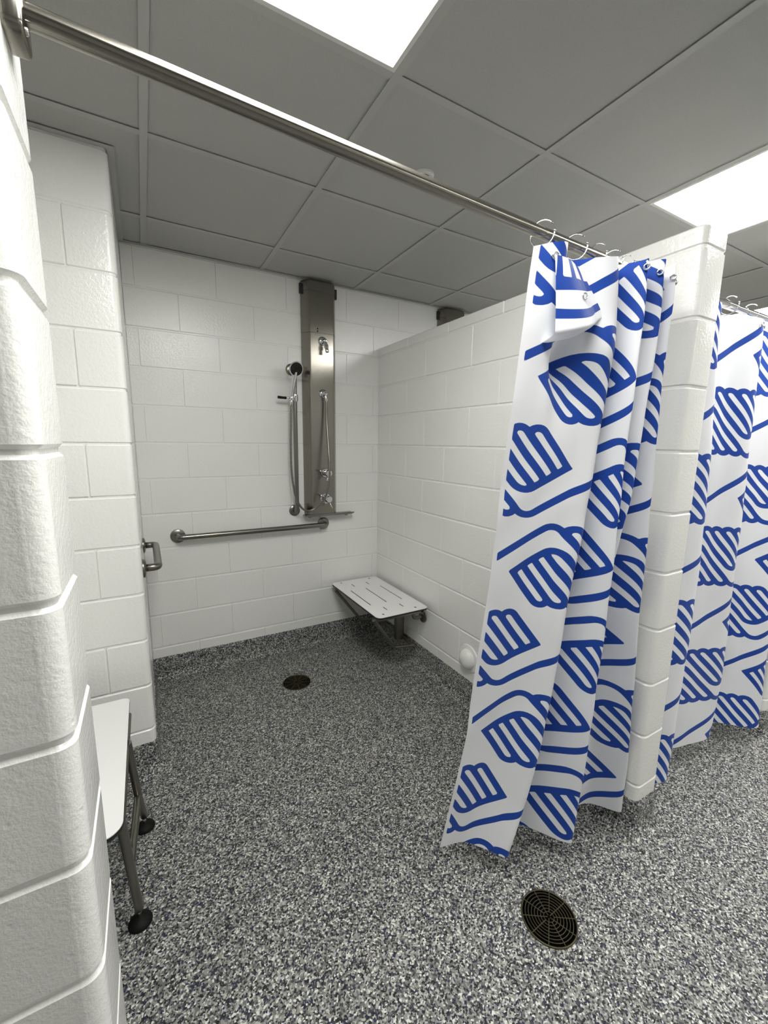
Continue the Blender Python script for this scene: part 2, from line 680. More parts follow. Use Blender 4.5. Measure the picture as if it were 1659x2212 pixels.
# ceiling: lay-in tiles in a T grid ----------------------------------
XL = [-1.412 + 0.6096 * k for k in range(-3, 9)]
YL = [-0.329 - 0.6096 * k for k in range(-1, 10)]
ce = MB().box(RX0 - 0.15, RX1 + 0.15, RY0 - 0.15, 0.15, CEIL + 0.03, CEIL + 0.13).build('ceiling', M_PLAIN)
struct(ce, 'suspended ceiling of two foot lay-in tiles')
lit = set()
light_cells = {}
for lx, ly in ((-1.412, -1.548), (0.4168, -1.548), (2.2456, -1.548), (1.0264, -3.986)):
    i = min(range(len(XL)), key=lambda q: abs(XL[q] - lx))
    j = min(range(len(YL)), key=lambda q: abs(YL[q] - ly))
    light_cells[(i, j)] = (XL[i], YL[j])
    lit.add((i, j))
    lit.add((i, j + 1))
HB = 0.012
tile_me = {}
for i in range(len(XL)):
    xa = max(XL[i], RX0 - 0.05)
    xb = XL[i] + 0.6096
    for j in range(len(YL)):
        ya, yb = YL[j] - 0.6096, YL[j]
        x0, x1 = max(xa, RX0) + 0.003, min(xb, RX1) - 0.003
        y0, y1 = max(ya, RY0) + 0.003, min(yb, 0.0) - 0.003
        if x1 - x0 < 0.03 or y1 - y0 < 0.03 or (i, j) in lit:
            continue
        key = (round(x1 - x0, 3), round(y1 - y0, 3))
        if key not in tile_me:
            hx, hy = (x1 - x0) / 2, (y1 - y0) / 2
            m = MB().box(-hx, hx, -hy, hy, 0, 0.015)
            me = me_from('ceiling_tile', m.v, m.f)
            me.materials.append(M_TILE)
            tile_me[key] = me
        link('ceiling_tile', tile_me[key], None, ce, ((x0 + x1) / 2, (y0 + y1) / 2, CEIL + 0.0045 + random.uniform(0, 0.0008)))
for i in range(len(XL)):
    x = XL[i]
    if RX0 < x < RX1:
        MB().box(x - HB, x + HB, RY0, 0.0, CEIL, CEIL + 0.0016).build('grid_bar', M_GRID, ce)
bar_me = None
for j in range(len(YL)):
    y = YL[j]
    if not (RY0 < y < -0.01):
        continue
    for i in range(len(XL)):
        if (i, j) in lit and (i, j - 1) in lit:
            continue
        xa, xb = max(XL[i] + HB, RX0), min(XL[i] + 0.6096 - HB, RX1)
        if xb - xa < 0.02:
            continue
        MB().box(xa, xb, y - HB, y + HB, CEIL + 0.0003, CEIL + 0.0016).build('grid_bar', M_GRID, ce)
# wall angle trim
tr = MB().box(-1.523, RX1, -0.022, 0.0, CEIL - 0.0005, CEIL + 0.001).box(-1.523, RX1, -0.0015, 0.0, CEIL - 0.001, CEIL + 0.02).build('trim_1', M_GRID)
struct(tr, 'white wall angle where the ceiling meets the back wall')
tr = MB().box(-2.075, -1.501, -0.812, -0.79, CEIL - 0.0005, CEIL + 0.001).box(-1.523, -1.501, -0.79, -0.022, CEIL - 0.0005, CEIL + 0.001).build('trim_2', M_GRID)
struct(tr, 'white wall angle wrapped round the left corner wall')
tr = MB().box(-2.95, NX + 0.022, NB, NB + 0.022, CEIL - 0.0005, CEIL + 0.001).box(NX, NX + 0.022, NF - 0.022, NB, CEIL - 0.0005, CEIL + 0.001).box(-2.95, NX, NF - 0.022, NF, CEIL - 0.0005, CEIL + 0.001).build('trim_3', M_GRID)
struct(tr, 'white wall angle at the top of the near left wall')

# ceiling lights ------------------------------------------------------
LL = {(-1.412, -1.548): 'bright ceiling light panel above the long steel rod, cut by the top of the picture',
      (0.417, -1.548): 'bright flat ceiling light panel at the right, above the end of the block partition',
      (2.246, -1.548): 'assumed ceiling light panel added out of frame over the far right stalls',  # unseen panel, assumed and added as an extra light source
      (1.026, -3.986): 'flat ceiling light panel out of frame behind the camera'}
for (i, j), (x, y) in light_cells.items():
    lab = min(LL.items(), key=lambda kv: abs(kv[0][0] - x) + abs(kv[0][1] - y))[1]
    cx, cy = x + 0.3048, y - 0.6096
    e = empty('ceiling_light', (cx, cy, CEIL), lab, 'light', 'ceiling light panels')
    hx, hy = 0.3048 - 0.013, 0.6096 - 0.013
    f = MB()
    fw = 0.012
    f.box(-hx, hx, -hy, -hy + fw, -0.001, 0.012).box(-hx, hx, hy - fw, hy, -0.001, 0.012)
    f.box(-hx, -hx + fw, -hy + fw, hy - fw, -0.001, 0.012).box(hx - fw, hx, -hy + fw, hy - fw, -0.001, 0.012)
    f.build('frame', M_WHITEM, e)
    MB().box(-hx + fw, hx - fw, -hy + fw, hy - fw, 0.002, 0.008).build('diffuser', M_LIGHT, e)

# ------------------------------------------------------------------ curtains
PITCHP = 0.0385
LW = 0.56
PITCHY = 0.0417


def logo_strokes():
    Hc, T = 5.1, 6.9
    boxes, segs = [], []      # boxes: x0,y0,x1,y1 centre line (axis aligned), ext flags; segs round

    def arcs(cx, cy, r, a0, a1, n=7):
        P = arc(cx, cy, r, a0, a1, n)
        for a, b in zip(P[:-1], P[1:]):
            segs.append((*a, *b))
    h = LW / 2
    boxes.append((-1.45, T, 4.0, T))
    arcs(4.0, T - 1, 1.0, 90, 0)
    boxes.append((5.0, 1.0, 5.0, T - 1))
    arcs(6.0, 1.0, 1.0, 180, 270)
    boxes.append((6.0, 0.0, 9.0 + h, 0.0))
    tips = [5.9 - 0.7 * i for i in range(4)]
    for i in range(4):
        x = 6.0 + i
        boxes.append((x, 0.0, x, tips[i] - 0.62))
        arcs(x - 0.62, tips[i] - 0.62, 0.62, 0, 100, 6)
        a = arc(x - 0.62, tips[i] - 0.62, 0.62, 100, 100, 1)[0]
        segs.append((a[0], a[1], x - 1.0, tips[i] - 0.25))
    B2 = [(9 - b[2], Hc - b[3], 9 - b[0], Hc - b[1]) for b in boxes]
    S2 = [(9 - s[0], Hc - s[1], 9 - s[2], Hc - s[3]) for s in segs]
    return boxes + B2, segs + S2


BX, SG = logo_strokes()
EX = (math.cos(math.radians(29)), math.sin(math.radians(29)))      # along the cuffs
EY = (-math.sin(math.radians(42)), math.cos(math.radians(42)))     # along the fingers
DET = EX[0] * EY[1] - EX[1] * EY[0]
V1 = (0.320, 0.2505)
V2 = (0.0, -0.55)


def print_sdf(s, t, anchor):
    """signed distance (m) from the blue strokes; s along cloth, t height; anchor = logo corner (9,0)"""
    s = np.asarray(s, float).ravel() - anchor[0]
    t = np.asarray(t, float).ravel() - anchor[1]
    Mx = np.array([[V1[0], V2[0]], [V1[1], V2[1]]])
    ab = np.linalg.inv(Mx) @ np.vstack([s, t])
    base = np.floor(ab)
    best = np.full(s.shape, 9.0)
    h = LW / 2
    for i in (-1, 0, 1, 2):
        for j in (-1, 0, 1, 2):
            o = Mx @ (base + np.array([[i], [j]]))
            dx, dy = s - o[0], t - o[1]
            lx = (dx * EY[1] - dy * EY[0]) / DET / PITCHP + 9.0
            ly = (dy * EX[0] - dx * EX[1]) / DET / PITCHY
            k = (lx > -2.4) & (lx < 11.4) & (ly > -2.9) & (ly < 8.0)
            if not k.any():
                continue
            x, y = lx[k], ly[k]
            d = np.full(x.shape, 9.0)
            for x0, y0, x1, y1 in BX:
                cx, cy = (x0 + x1) / 2, (y0 + y1) / 2
                hx, hy = abs(x1 - x0) / 2, abs(y1 - y0) / 2
                if hx > hy:
                    q = np.maximum(np.abs(x - cx) - hx, np.abs(y - cy) - h)
                else:
                    q = np.maximum(np.abs(x - cx) - h, np.abs(y - cy) - hy)
                d = np.minimum(d, q)
            for x0, y0, x1, y1 in SG:
                ex, ey = x1 - x0, y1 - y0
                tt = np.clip(((x - x0) * ex + (y - y0) * ey) / (ex * ex + ey * ey + 1e-12), 0, 1)
                d = np.minimum(d, np.hypot(x - x0 - tt * ex, y - y0 - tt * ey) - h)
            best[k] = np.minimum(best[k], d * PITCHP)
    return best


def catmull_np(P, uk, u):
    """P: (K,2) control, uk knots, u samples -> cubic Hermite (non-uniform Catmull-Rom)"""
    m = np.zeros_like(P)
    for i in range(len(P)):
        a, b = max(i - 1, 0), min(i + 1, len(P) - 1)
        m[i] = (P[b] - P[a]) / (uk[b] - uk[a])
    idx = np.clip(np.searchsorted(uk, u) - 1, 0, len(P) - 2)
    hh = uk[idx + 1] - uk[idx]
    t = (u - uk[idx]) / hh
    t = t[:, None]
    hh = hh[:, None]
    return ((2 * t ** 3 - 3 * t ** 2 + 1) * P[idx] + (t ** 3 - 2 * t ** 2 + t) * hh * m[idx]
            + (-2 * t ** 3 + 3 * t ** 2) * P[idx + 1] + (t ** 3 - t ** 2) * hh * m[idx + 1])


LZ = np.array([1.93, 1.75, 1.5, 1.25, 1.0, 0.75, 0.5, 0.25, 0.07])


class Cloth:
    def __init__(s, ctrl, ztop, zbot, width=None):
        """ctrl: (levels, K, 2) for the LZ levels"""
        s.c = np.array(ctrl, float)
        d = np.linalg.norm(np.diff(s.c, axis=1), axis=2).mean(axis=0)
        s.uk = np.concatenate([[0], np.cumsum(d)])
        s.w = s.uk[-1]
        s.ztop, s.zbot = ztop, zbot

    def row(s, z, u):
        zz = LZ[::-1]
        c = s.c[::-1]
        # smooth interpolation of the control net over height
        K = c.shape[1]
        P = np.zeros((K, 2))
        for k in range(K):
            P[k] = catmull_np(c[:, k, :], zz, np.array([min(max(z, zz[0]), zz[-1])]))[0]
        return catmull_np(P, s.uk, u)

    def pos(s, u, z):
        p = s.row(z, np.array([u]))[0]
        return Vector((p[0], p[1], z))

    def normal(s, u, z):
        a, b = s.row(z, np.array([max(u - 0.004, 0)]))[0], s.row(z, np.array([u + 0.004]))[0]
        t = Vector((b[0] - a[0], b[1] - a[1], 0)).normalized()
        return Vector((t.y, -t.x, 0))          # towards the camera side

    def mesh(s, name, nu, nv, anchor, hem_u=0.0, wrinkle=0.0, dents=()):
        u = np.linspace(0, s.w, nu)
        V = np.zeros((nv, nu, 3))
        zt = s.ztop(u)
        zb = s.zbot(u)
        for r in range(nv):
            t = r / (nv - 1)
            z = zt + (zb - zt) * t
            xy = s.row(1.93 + (0.07 - 1.93) * t, u)
            V[r, :, 0], V[r, :, 1], V[r, :, 2] = xy[:, 0], xy[:, 1], z
        if wrinkle:
            U, Tt = np.meshgrid(u, np.linspace(0, 1, nv))
            wv = np.sin(U * 31 + 9 * Tt + 2 * np.sin(Tt * 17)) * np.sin(Tt * 23 + U * 8)
            V[:, :, 1] += wrinkle * wv * (1 - 0.4 * Tt)
        S, _ = np.meshgrid(u, np.arange(nv))
        for du, dz, su, sz, dep in dents:
            V[:, :, 1] += dep * np.exp(-((S - du) / su) ** 2 - ((V[:, :, 2] - dz) / sz) ** 2)
        sd = print_sdf(S, V[:, :, 2], anchor)
        if hem_u:
            sd = np.maximum(sd, hem_u - S.ravel())
        idx = np.arange(nu * nv).reshape(nv, nu)
        F = np.stack([idx[:-1, :-1], idx[1:, :-1], idx[1:, 1:], idx[:-1, 1:]], axis=-1).reshape(-1, 4)
        me = bpy.data.meshes.new(name)
        me.from_pydata(V.reshape(-1, 3).tolist(), [], F.tolist())
        me.polygons.foreach_set('use_smooth', [True] * len(me.polygons))
        at = me.attributes.new('print', 'FLOAT', 'POINT')
        at.data.foreach_set('value', sd.astype(np.float32))
        me.materials.append(M_CURT)
        me.update()
        return me


def grommet(parent, p, n, r=0.0085):
    m = MB()
    a = Vector(n).normalized()
    prof = [(r * 0.62, -0.002), (r * 0.62, 0.0022), (r * 0.8, 0.0032), (r, 0.0018), (r, -0.001)]
    m.lathe(prof, 20, p, a)
    return m.build('grommet', M_CHROME, parent, smooth=True)


# --- first curtain: bunched against the partition ---
P0 = [(-0.621, -1.915), (-0.622, -1.899), (-0.629, -1.877), (-0.628, -1.855), (-0.628, -1.833), (-0.642, -1.81), (-0.646, -1.788), (-0.677, -1.766), (-0.705, -1.75)]
P1 = [(-0.385, -1.985), (-0.352, -1.975), (-0.357, -1.961), (-0.365, -1.947), (-0.386, -1.932), (-0.400, -1.918), (-0.424, -1.904), (-0.465, -1.89), (-0.519, -1.88)]
P3 = [(-0.308, -2.02), (-0.298, -2.014), (-0.294, -2.005), (-0.285, -1.996), (-0.277, -1.988), (-0.275, -1.979), (-0.279, -1.97), (-0.287, -1.961), (-0.302, -1.955)]
P5 = [(-0.235, -2.02), (-0.222, -2.013), (-0.225, -2.004), (-0.233, -1.990), (-0.240, -1.955), (-0.235, -1.915), (-0.225, -1.89), (-0.212, -1.875), (-0.20, -1.865)]
P7 = [(-0.178, -2.02), (-0.168, -2.015), (-0.153, -2.007), (-0.132, -2.0), (-0.108, -1.992), (-0.085, -1.985), (-0.056, -1.978), (-0.026, -1.97), (-0.018, -1.965)]
ctrl = []
for k in range(9):
    a, b, c_, d_, e_ = P0[k], P1[k], P3[k], P5[k], P7[k]
    tcr = max(0.0, (LZ[k] - 1.55) / 0.38)             # crumpled head of the first panel
    bul = 0.035 * (1 - k / 8) * 0.3 + 0.035 * (k / 8)
    m1 = (a[0] + (b[0] - a[0]) * 0.30, a[1] + (b[1] - a[1]) * 0.30 + bul * 0.7 - 0.03 * tcr)
    m2 = (a[0] + (b[0] - a[0]) * 0.52, a[1] + (b[1] - a[1]) * 0.52 + bul + 0.055 * tcr)
    m3 = (a[0] + (b[0] - a[0]) * 0.78, a[1] + (b[1] - a[1]) * 0.78 + bul * 0.5 - 0.005 * tcr)
    v2 = (b[0] + (c_[0] - b[0]) * 0.42 + 0.005, max(b[1], c_[1]) + 0.085)
    q = min(1.0, max(0.0, (1.1 - LZ[k]) / 0.5))
    v4 = (c_[0] + (d_[0] - c_[0]) * 0.5, (1 - q) * (max(c_[1], d_[1]) + 0.08) + q * (c_[1] + 0.075))
    v6 = (d_[0] + (e_[0] - d_[0]) * 0.5 + 0.02 * q, (1 - q) * (max(d_[1], e_[1]) + 0.075) + q * (-1.875))
    v8 = (min(e_[0] + 0.02, -0.012), e_[1] + 0.085)
    p9 = (min(e_[0] + 0.045, -0.010), e_[1] + 0.04)
    ctrl.append([a, m1, m2, m3, b, v2, c_, v4, d_, v6, e_, v8, p9])
K1 = Cloth(ctrl,
           lambda u: 1.918 + 0.008 * np.sin(u * 22) + 0.01 * np.clip(u / 0.6, 0, 1),
           lambda u: 0.082 + 0.006 * np.sin(u * 13 + 1))
cur1 = empty('shower_curtain', (-0.35, -1.93, 0.082), 'blue and white printed shower curtain bunched open against the partition of the near stall', 'curtain')
me = K1.mesh('cloth', 330, 330, (0.20, 1.375), hem_u=0.014, wrinkle=0.003,
             dents=((0.145, 1.665, 0.040, 0.055, 0.045), (0.235, 1.70, 0.030, 0.07, -0.022), (0.19, 1.59, 0.035, 0.06, 0.02), (0.10, 1.56, 0.03, 0.10, -0.010)))
o = link('cloth', me, None, cur1)
o.location = Vector((0, 0, 0)) - cur1.location
for uu_, zz_ in ((0.045, 1.895), (K1.uk[6] - 0.012, 1.90), (K1.uk[8] - 0.012, 1.902), (K1.uk[10] - 0.015, 1.90), (K1.uk[10] + 0.012, 1.888)):
    p = K1.pos(uu_, zz_)
    n = K1.normal(uu_, zz_)
    g = grommet(cur1, p + n * 0.003, n)
    g.location = -cur1.location
# folded-over corner of the curtain head
nu, nv = 40, 44
FA, FB, FC, FD = Vector((-0.590, -1.955, 1.893)), Vector((-0.478, -1.938, 1.893)), Vector((-0.392, -1.982, 1.763)), Vector((-0.570, -1.968, 1.698))
vsf, uv = [], []
for r in range(nv):
    t = r / (nv - 1)
    for c in range(nu):
        s_ = c / (nu - 1)
        left = FA.lerp(FD, t)
        right = FB.lerp(FC, t)
        p = left.lerp(right, s_)
        p.y -= 0.030 * math.sin(math.pi * min(1, s_ * 1.15)) * (0.25 + 0.75 * t) - 0.012 * t * t
        if t > 0.9:
            p.y += 0.05 * ((t - 0.9) / 0.1) ** 2
        p.z -= 0.010 * math.sin(math.pi * s_) * t
        vsf.append(p)
        uv.append((0.02 + 0.17 * s_, 0.16 * t))
fsf = [(r * nu + c, (r + 1) * nu + c, (r + 1) * nu + c + 1, r * nu + c + 1) for r in range(nv - 1) for c in range(nu - 1)]
mef = me_from('folded_corner', [v - cur1.location for v in vsf], fsf, True)
uv = np.array(uv)
fs_, ft_ = (uv[:, 0] - 0.02) / 0.17, uv[:, 1] / 0.16
# print on the turned-over corner: a cuff with finger stripes above it and one sweeping line below
cuff = np.abs(ft_ - 0.33 - 0.02 * fs_) * 0.175 - 0.0145
sweep = np.abs(ft_ - 0.685 - 0.05 * np.sin(fs_ * 2.6)) * 0.175 - 0.0105
fing = np.minimum.reduce([np.abs(fs_ - c0 - 0.25 * (0.33 - ft_)) * 0.115 - 0.0085 for c0 in (0.06, 0.42, 0.80)])
fing = np.maximum(fing, (ft_ - 0.33) * 0.175)
sd = np.minimum.reduce([cuff, sweep, fing])
at = mef.attributes.new('print', 'FLOAT', 'POINT')
at.data.foreach_set('value', sd.astype(np.float32))
link('folded_corner', mef, M_CURT, cur1)
for t, s_ in ((0.50, 0.56),):
    p = vsf[int(t * nv) * nu + int(s_ * nu)]
    g = grommet(cur1, p + Vector((-0.15, -1, 0)).normalized() * 0.004, (-0.2, -1, -0.1))
    g.location = -cur1.location

# --- second curtain: drawn across the neighbouring stall ---
A = [(0.251, -1.95), (0.267, -1.953), (0.294, -1.957), (0.312, -1.961), (0.322, -1.965), (0.314, -1.969), (0.297, -1.973), (0.28, -1.977), (0.263, -1.98)]
Bc = [(0.568, -1.96), (0.596, -1.958), (0.622, -1.954), (0.654, -1.951), (0.676, -1.948), (0.703, -1.944), (0.728, -1.941), (0.738, -1.937), (0.718, -1.935)]
ctrl = []
for k in range(9):
    a, b = A[k], Bc[k]
    c_ = (1.0 + 0.02 * k / 8, -1.96 - 0.055 * k / 8)
    p0 = (0.165, -1.90 - 0.045 * k / 8)
    v1_ = (a[0] + (b[0] - a[0]) * 0.24, -1.885 + 0.02 * k / 8)
    m1 = (a[0] + (b[0] - a[0]) * 0.62, -1.902 - 0.0 * k / 8)
    v2_ = (b[0] + (c_[0] - b[0]) * 0.28, -1.88 + 0.01 * k / 8)
    m2 = (b[0] + (c_[0] - b[0]) * 0.62, -1.905 - 0.03 * k / 8)
    e_ = (1.075, -1.90 - 0.03 * k / 8)
    ctrl.append([p0, a, v1_, m1, b, v2_, m2, c_, e_])
K2 = Cloth(ctrl, lambda u: 1.918 + 0.006 * np.sin(u * 19), lambda u: 0.105 + 0.008 * np.sin(u * 12))
cur2 = empty('shower_curtain', (0.62, -1.92, 0.105), 'blue and white printed shower curtain drawn across the second stall at the right edge', 'curtain')
me = K2.mesh('cloth', 300, 320, (0.33, 1.29), wrinkle=0.0025)
o = link('cloth', me, None, cur2)
o.location = -cur2.location
for uu_ in (K2.uk[1] + 0.10, K2.uk[4] - 0.02, K2.uk[4] + 0.03, K2.uk[6] + 0.05):
    p = K2.pos(uu_, 1.893)
    n = K2.normal(uu_, 1.893)
    g = grommet(cur2, p + n * 0.003, n)
    g.location = -cur2.location

# --- rods ---
RA, RB = Vector((-1.578, -1.943, 1.964)), Vector((-0.004, -1.888, 1.954))
rod = empty('shower_curtain_rod', RA, 'brushed steel curtain rod spanning the near stall from the left wall bracket', 'curtain rod')


def loc_build(m, name, mat, par, smooth=True, auto=None):
    return m.v and (lambda o: o)(MB().add([v - par.location for v in m.v], m.f).build(name, mat, par, smooth, None, auto))


loc_build(MB().tube([RA + (RB - RA) * (k / 24) for k in range(25)], 0.0136, 32), 'bar', M_ROD, rod, auto=40)
m = MB()
pl = []
for yy, zz, a0 in ((1, 1, 0), (-1, 1, 90), (-1, -1, 180), (1, -1, 270)):
    for k in range(5):
        a = math.radians(a0 + 90 * k / 4)
        pl.append((yy * 0.020 + 0.010 * math.cos(a), zz * 0.026 + 0.010 * math.sin(a)))
n = len(pl)
rings = [(-1.597, 1.0), (-1.580, 1.0), (-1.577, 0.96), (-1.5755, 0.88)]
vv = [(x, -1.943 + y * k, 1.964 + z * k) for x, k in rings for y, z in pl]
ff = [(r * n + i, r * n + (i + 1) % n, (r + 1) * n + (i + 1) % n, (r + 1) * n + i) for r in range(3) for i in range(n)] + [tuple(3 * n + i for i in range(n))]
loc_build(MB().add(vv, ff), 'wall_bracket', M_STEEL_Z, rod, auto=40)
for dz in (-0.026, 0.026):
    loc_build(MB().lathe([(0.0, 0.004), (0.003, 0.0036), (0.0045, 0.002), (0.0048, 0)], 14, (-1.5758, -1.943 - 0.012, 1.964 + dz), (1, 0, 0)), 'screw', M_CHROME, rod)
loc_build(MB().lathe([(0.014, 0.03), (0.016, 0.028), (0.018, 0.01), (0.03, 0.006), (0.032, 0.003), (0.032, 0.0)], 28, (-0.001, -1.888, 1.954), (-1, 0, 0)), 'end_flange', M_STEEL_Z, rod, auto=40)
R2A, R2B = Vector((0.146, -1.90, 1.956)), Vector((1.107, -1.90, 1.953))
rod2 = empty('shower_curtain_rod', R2A, 'thinner steel curtain rod of the second stall beyond the block partition', 'curtain rod')
loc_build(MB().tube([R2A, R2A.lerp(R2B, 0.34)], 0.0150, 24), 'outer_tube', M_CHROME, rod2, auto=40)
loc_build(MB().tube([R2A.lerp(R2B, 0.335), R2B], 0.0118, 24), 'inner_tube', M_CHROME, rod2, auto=40)
loc_build(MB().lathe([(0.016, 0.028), (0.020, 0.022), (0.027, 0.008), (0.030, 0.003), (0.030, 0.0)], 28, (0.143, -1.90, 1.956), (1, 0, 0)), 'end_flange', M_CHROME, rod2, auto=40)
loc_build(MB().lathe([(0.016, 0.028), (0.020, 0.022), (0.027, 0.008), (0.030, 0.003), (0.030, 0.0)], 28, (1.11, -1.90, 1.953), (-1, 0, 0)), 'end_flange', M_CHROME, rod2, auto=40)


def ring(x, axis_a, axis_b, tilt, roll, label, group, bead=True):
    t = (x - axis_a.x) / (axis_b.x - axis_a.x)
    c = axis_a.lerp(axis_b, t)
    e = empty('curtain_ring', (c.x, c.y, c.z + 0.016), label, 'curtain ring', group)
    pts = []
    R = 0.031
    for k in range(27):
        a = math.radians(-250 + 325 * k / 26 + 60)
        pts.append(Vector((0.0, R * 0.92 * math.cos(a), -0.0165 + R * math.sin(a) - 0.0)))
    rotm = Matrix.Rotation(roll, 3, 'Z') @ Matrix.Rotation(tilt, 3, 'X')
    off = Vector((0, 0, -0.016 + 0.0))
    pts = [rotm @ (p) + Vector((0, 0, 0.0)) for p in pts]
    MB().tube(pts, 0.0016, 8).build('wire', M_CHROME, e, smooth=True)
    if bead:
        for p in (pts[0],):
            MB().lathe([(0, -0.0026), (0.0018, -0.0019), (0.0026, 0), (0.0018, 0.0019), (0, 0.0026)], 10, p).build('bead', M_CHROME, e, smooth=True)
    return e


ring(-0.583, RA, RB, 0.1, 0.55, 'thin wire curtain ring at the free left edge of the near curtain', 'near curtain rings')
ring(-0.453, RA, RB, -0.05, 0.75, 'thin wire curtain ring, second from the free edge of the near curtain', 'near curtain rings')
ring(-0.358, RA, RB, 0.05, 0.12, 'thin wire curtain ring, third from the free edge of the near curtain, nearly edge on', 'near curtain rings')
ring(-0.285, RA, RB, -0.1, 0.3, 'thin wire curtain ring half hidden where the near curtain bunches', 'near curtain rings')
for x, lab in ((-0.225, 'thin wire curtain ring among the bunched folds, fifth from the free edge'), (-0.165, 'thin wire curtain ring among the bunched folds, sixth from the free edge'),
               (-0.11, 'thin wire curtain ring next to the partition, last on the near rod')):
    ring(x, RA, RB, -0.2, 0.2, lab, 'near curtain rings')
for x, lab in ((0.245, 'chrome curtain ring beside the partition on the far rod'), (0.43, 'chrome curtain ring, second on the far rod'),
               (0.60, 'chrome curtain ring, third on the far rod'), (0.80, 'chrome curtain ring at the right edge of the photo on the far rod')):
    ring(x, R2A, R2B, 0.0, 0.15, lab, 'far curtain rings')

# ------------------------------------------------------------------ shower panels


def shower_panel(cx, label, detailed):
    e = empty('shower_tower', (cx, 0.0, 0.955), label, 'shower panel', 'steel shower panels')
    Z0 = 0.955

    def prof(k, f, d):
        return [(-0.115 * k, 0.0), (-0.113 * k, -0.012), (-f - 0.004, -d + 0.004), (-f + 0.002, -d), (f - 0.002, -d), (f + 0.004, -d + 0.004), (0.113 * k, -0.012), (0.115 * k, 0.0)]

    def part(name, zs, mat, auto=25):
        pls = [(prof(*a), z) for a, z in zs]
        n_ = len(pls[0][0])
        vv_ = [(p[0], p[1], z - Z0) for pl_, z in pls for p in pl_]
        ff_ = [(r * n_ + i, r * n_ + (i + 1) % n_, (r + 1) * n_ + (i + 1) % n_, (r + 1) * n_ + i) for r in range(len(pls) - 1) for i in range(n_)]
        ff_ += [tuple(range(n_ - 1, -1, -1)), tuple((len(pls) - 1) * n_ + i for i in range(n_))]
        return MB().add(vv_, ff_).build(name, mat, e, auto=auto)
    n_lev = 14
    zs = []
    for k in range(n_lev + 1):
        z = 0.955 + (2.118 - 0.955) * k / n_lev
        zs.append(((1.0, 0.078, 0.070), z))
    part('body', zs, M_STEEL_X)
    part('upper_shroud', [((1.008, 0.0792, 0.0712), 2.119), ((1.008, 0.0792, 0.0712), 2.368)], M_STEEL_X)
    part('top_cap', [((1.016, 0.081, 0.0728), 2.366), ((1.016, 0.081, 0.0728), 2.418), ((0.98, 0.072, 0.064), 2.428)], M_STEEL_X)
    for s_ in (-1, 1):
        MB().box(s_ * 0.1155 - 0.009, s_ * 0.1155 + 0.009, -0.020, -0.001, 2.352 - Z0, 2.412 - Z0, 0.002).build('mounting_ear', M_DARKM, e)
    if not detailed:
        return e
    for z in (2.128, 2.142):
        MB().lathe([(0, 0.001), (0.004, 0.0008), (0.0042, 0)], 12, (-0.03, -0.0712, z - Z0), (0, -1, 0)).build('screw', M_BLACKR, e)

    def esc(z, x, r=0.027):
        return MB().lathe([(0.0, 0.012), (r * 0.55, 0.011), (r * 0.85, 0.007), (r, 0.002), (r, 0.0)], 28, (x, -0.070, z - Z0), (0, -1, 0)).build('escutcheon', M_CHROME, e, smooth=True)
    # fixed spray nozzle
    esc(2.072, 0.002)
    nz = MB()
    nz.lathe([(0, -0.015), (0.009, -0.012), (0.0145, -0.004), (0.015, 0.002), (0.011, 0.011), (0, 0.015)], 20, (0.008, -0.098, 2.068 - Z0), (0, -1, 0))
    nz.tube([(0.004, -0.075, 2.072 - Z0), (0.008, -0.098, 2.068 - Z0)], 0.009, 14)
    d = Vector((0.10, -0.30, -1)).normalized()
    nz.lathe([(0.0, 0.0), (0.010, 0.006), (0.010, 0.022), (0.0145, 0.024), (0.0145, 0.042), (0.011, 0.046), (0.0115, 0.068), (0.009, 0.072), (0, 0.070)], 16, (0.008, -0.100, 2.066 - Z0), d)
    nz.build('spray_nozzle', M_CHROME, e, auto=35)
    # hose outlet
    esc(1.748, 0.002)
    nz = MB()
    nz.lathe([(0, -0.014), (0.009, -0.011), (0.0135, -0.003), (0.0135, 0.003), (0.009, 0.011), (0, 0.014)], 20, (0.008, -0.096, 1.742 - Z0), (0, -1, 0))
    nz.tube([(0.004, -0.075, 1.748 - Z0), (0.008, -0.096, 1.742 - Z0)], 0.008, 14)
    d = Vector((0.12, -0.10, -1)).normalized()
    nz.lathe([(0.0, 0.0), (0.008, 0.004), (0.0095, 0.02), (0.0095, 0.036), (0.007, 0.04), (0, 0.04)], 14, (0.008, -0.097, 1.738 - Z0), d)
    nz.build('hose_outlet', M_CHROME, e, auto=35)
    # diverter and mixing valve handles
    for z, rr_, lv in ((1.235, 0.030, ((-0.055, -0.02, 0.018), (-0.020, -0.055, -0.048))), (1.062, 0.037, ((-0.050, -0.01, 0.030), (0.012, -0.055, -0.058)))):
        MB().lathe([(0.0, 0.008), (rr_ * 0.9, 0.006), (rr_, 0.002), (rr_, 0.0)], 30, (0.012, -0.070, z - Z0), (0, -1, 0)).build('escutcheon', M_CHROME, e, auto=40)
        kb = MB().lathe([(0.018, 0.0), (0.018, 0.026), (0.023, 0.028), (0.023, 0.050), (0.019, 0.056), (0, 0.057)], 26, (0.016, -0.076, z - Z0), (0, -1, 0)).build('knob', M_CHROME, e, auto=40)
        for q in lv:
            base = Vector((0.016, -0.114 if q[1] < -0.03 else -0.09, z - Z0))
            tip = Vector((0.016 + q[0], -0.09 + q[1], z - Z0 + q[2]))
            dv = (tip - base)
            MB().tube([base, base + dv * 0.5, tip], [0.005, 0.0042, 0.0058], 10).build('lever', M_CHROME, kb, smooth=True)
    return e


shower_panel(-0.449, 'tall brushed steel shower panel with nozzle, hose outlet and lever valves on the back wall', True)
shower_panel(0.612, 'brushed steel shower panel of the next stall, only its top showing above the partition', True)

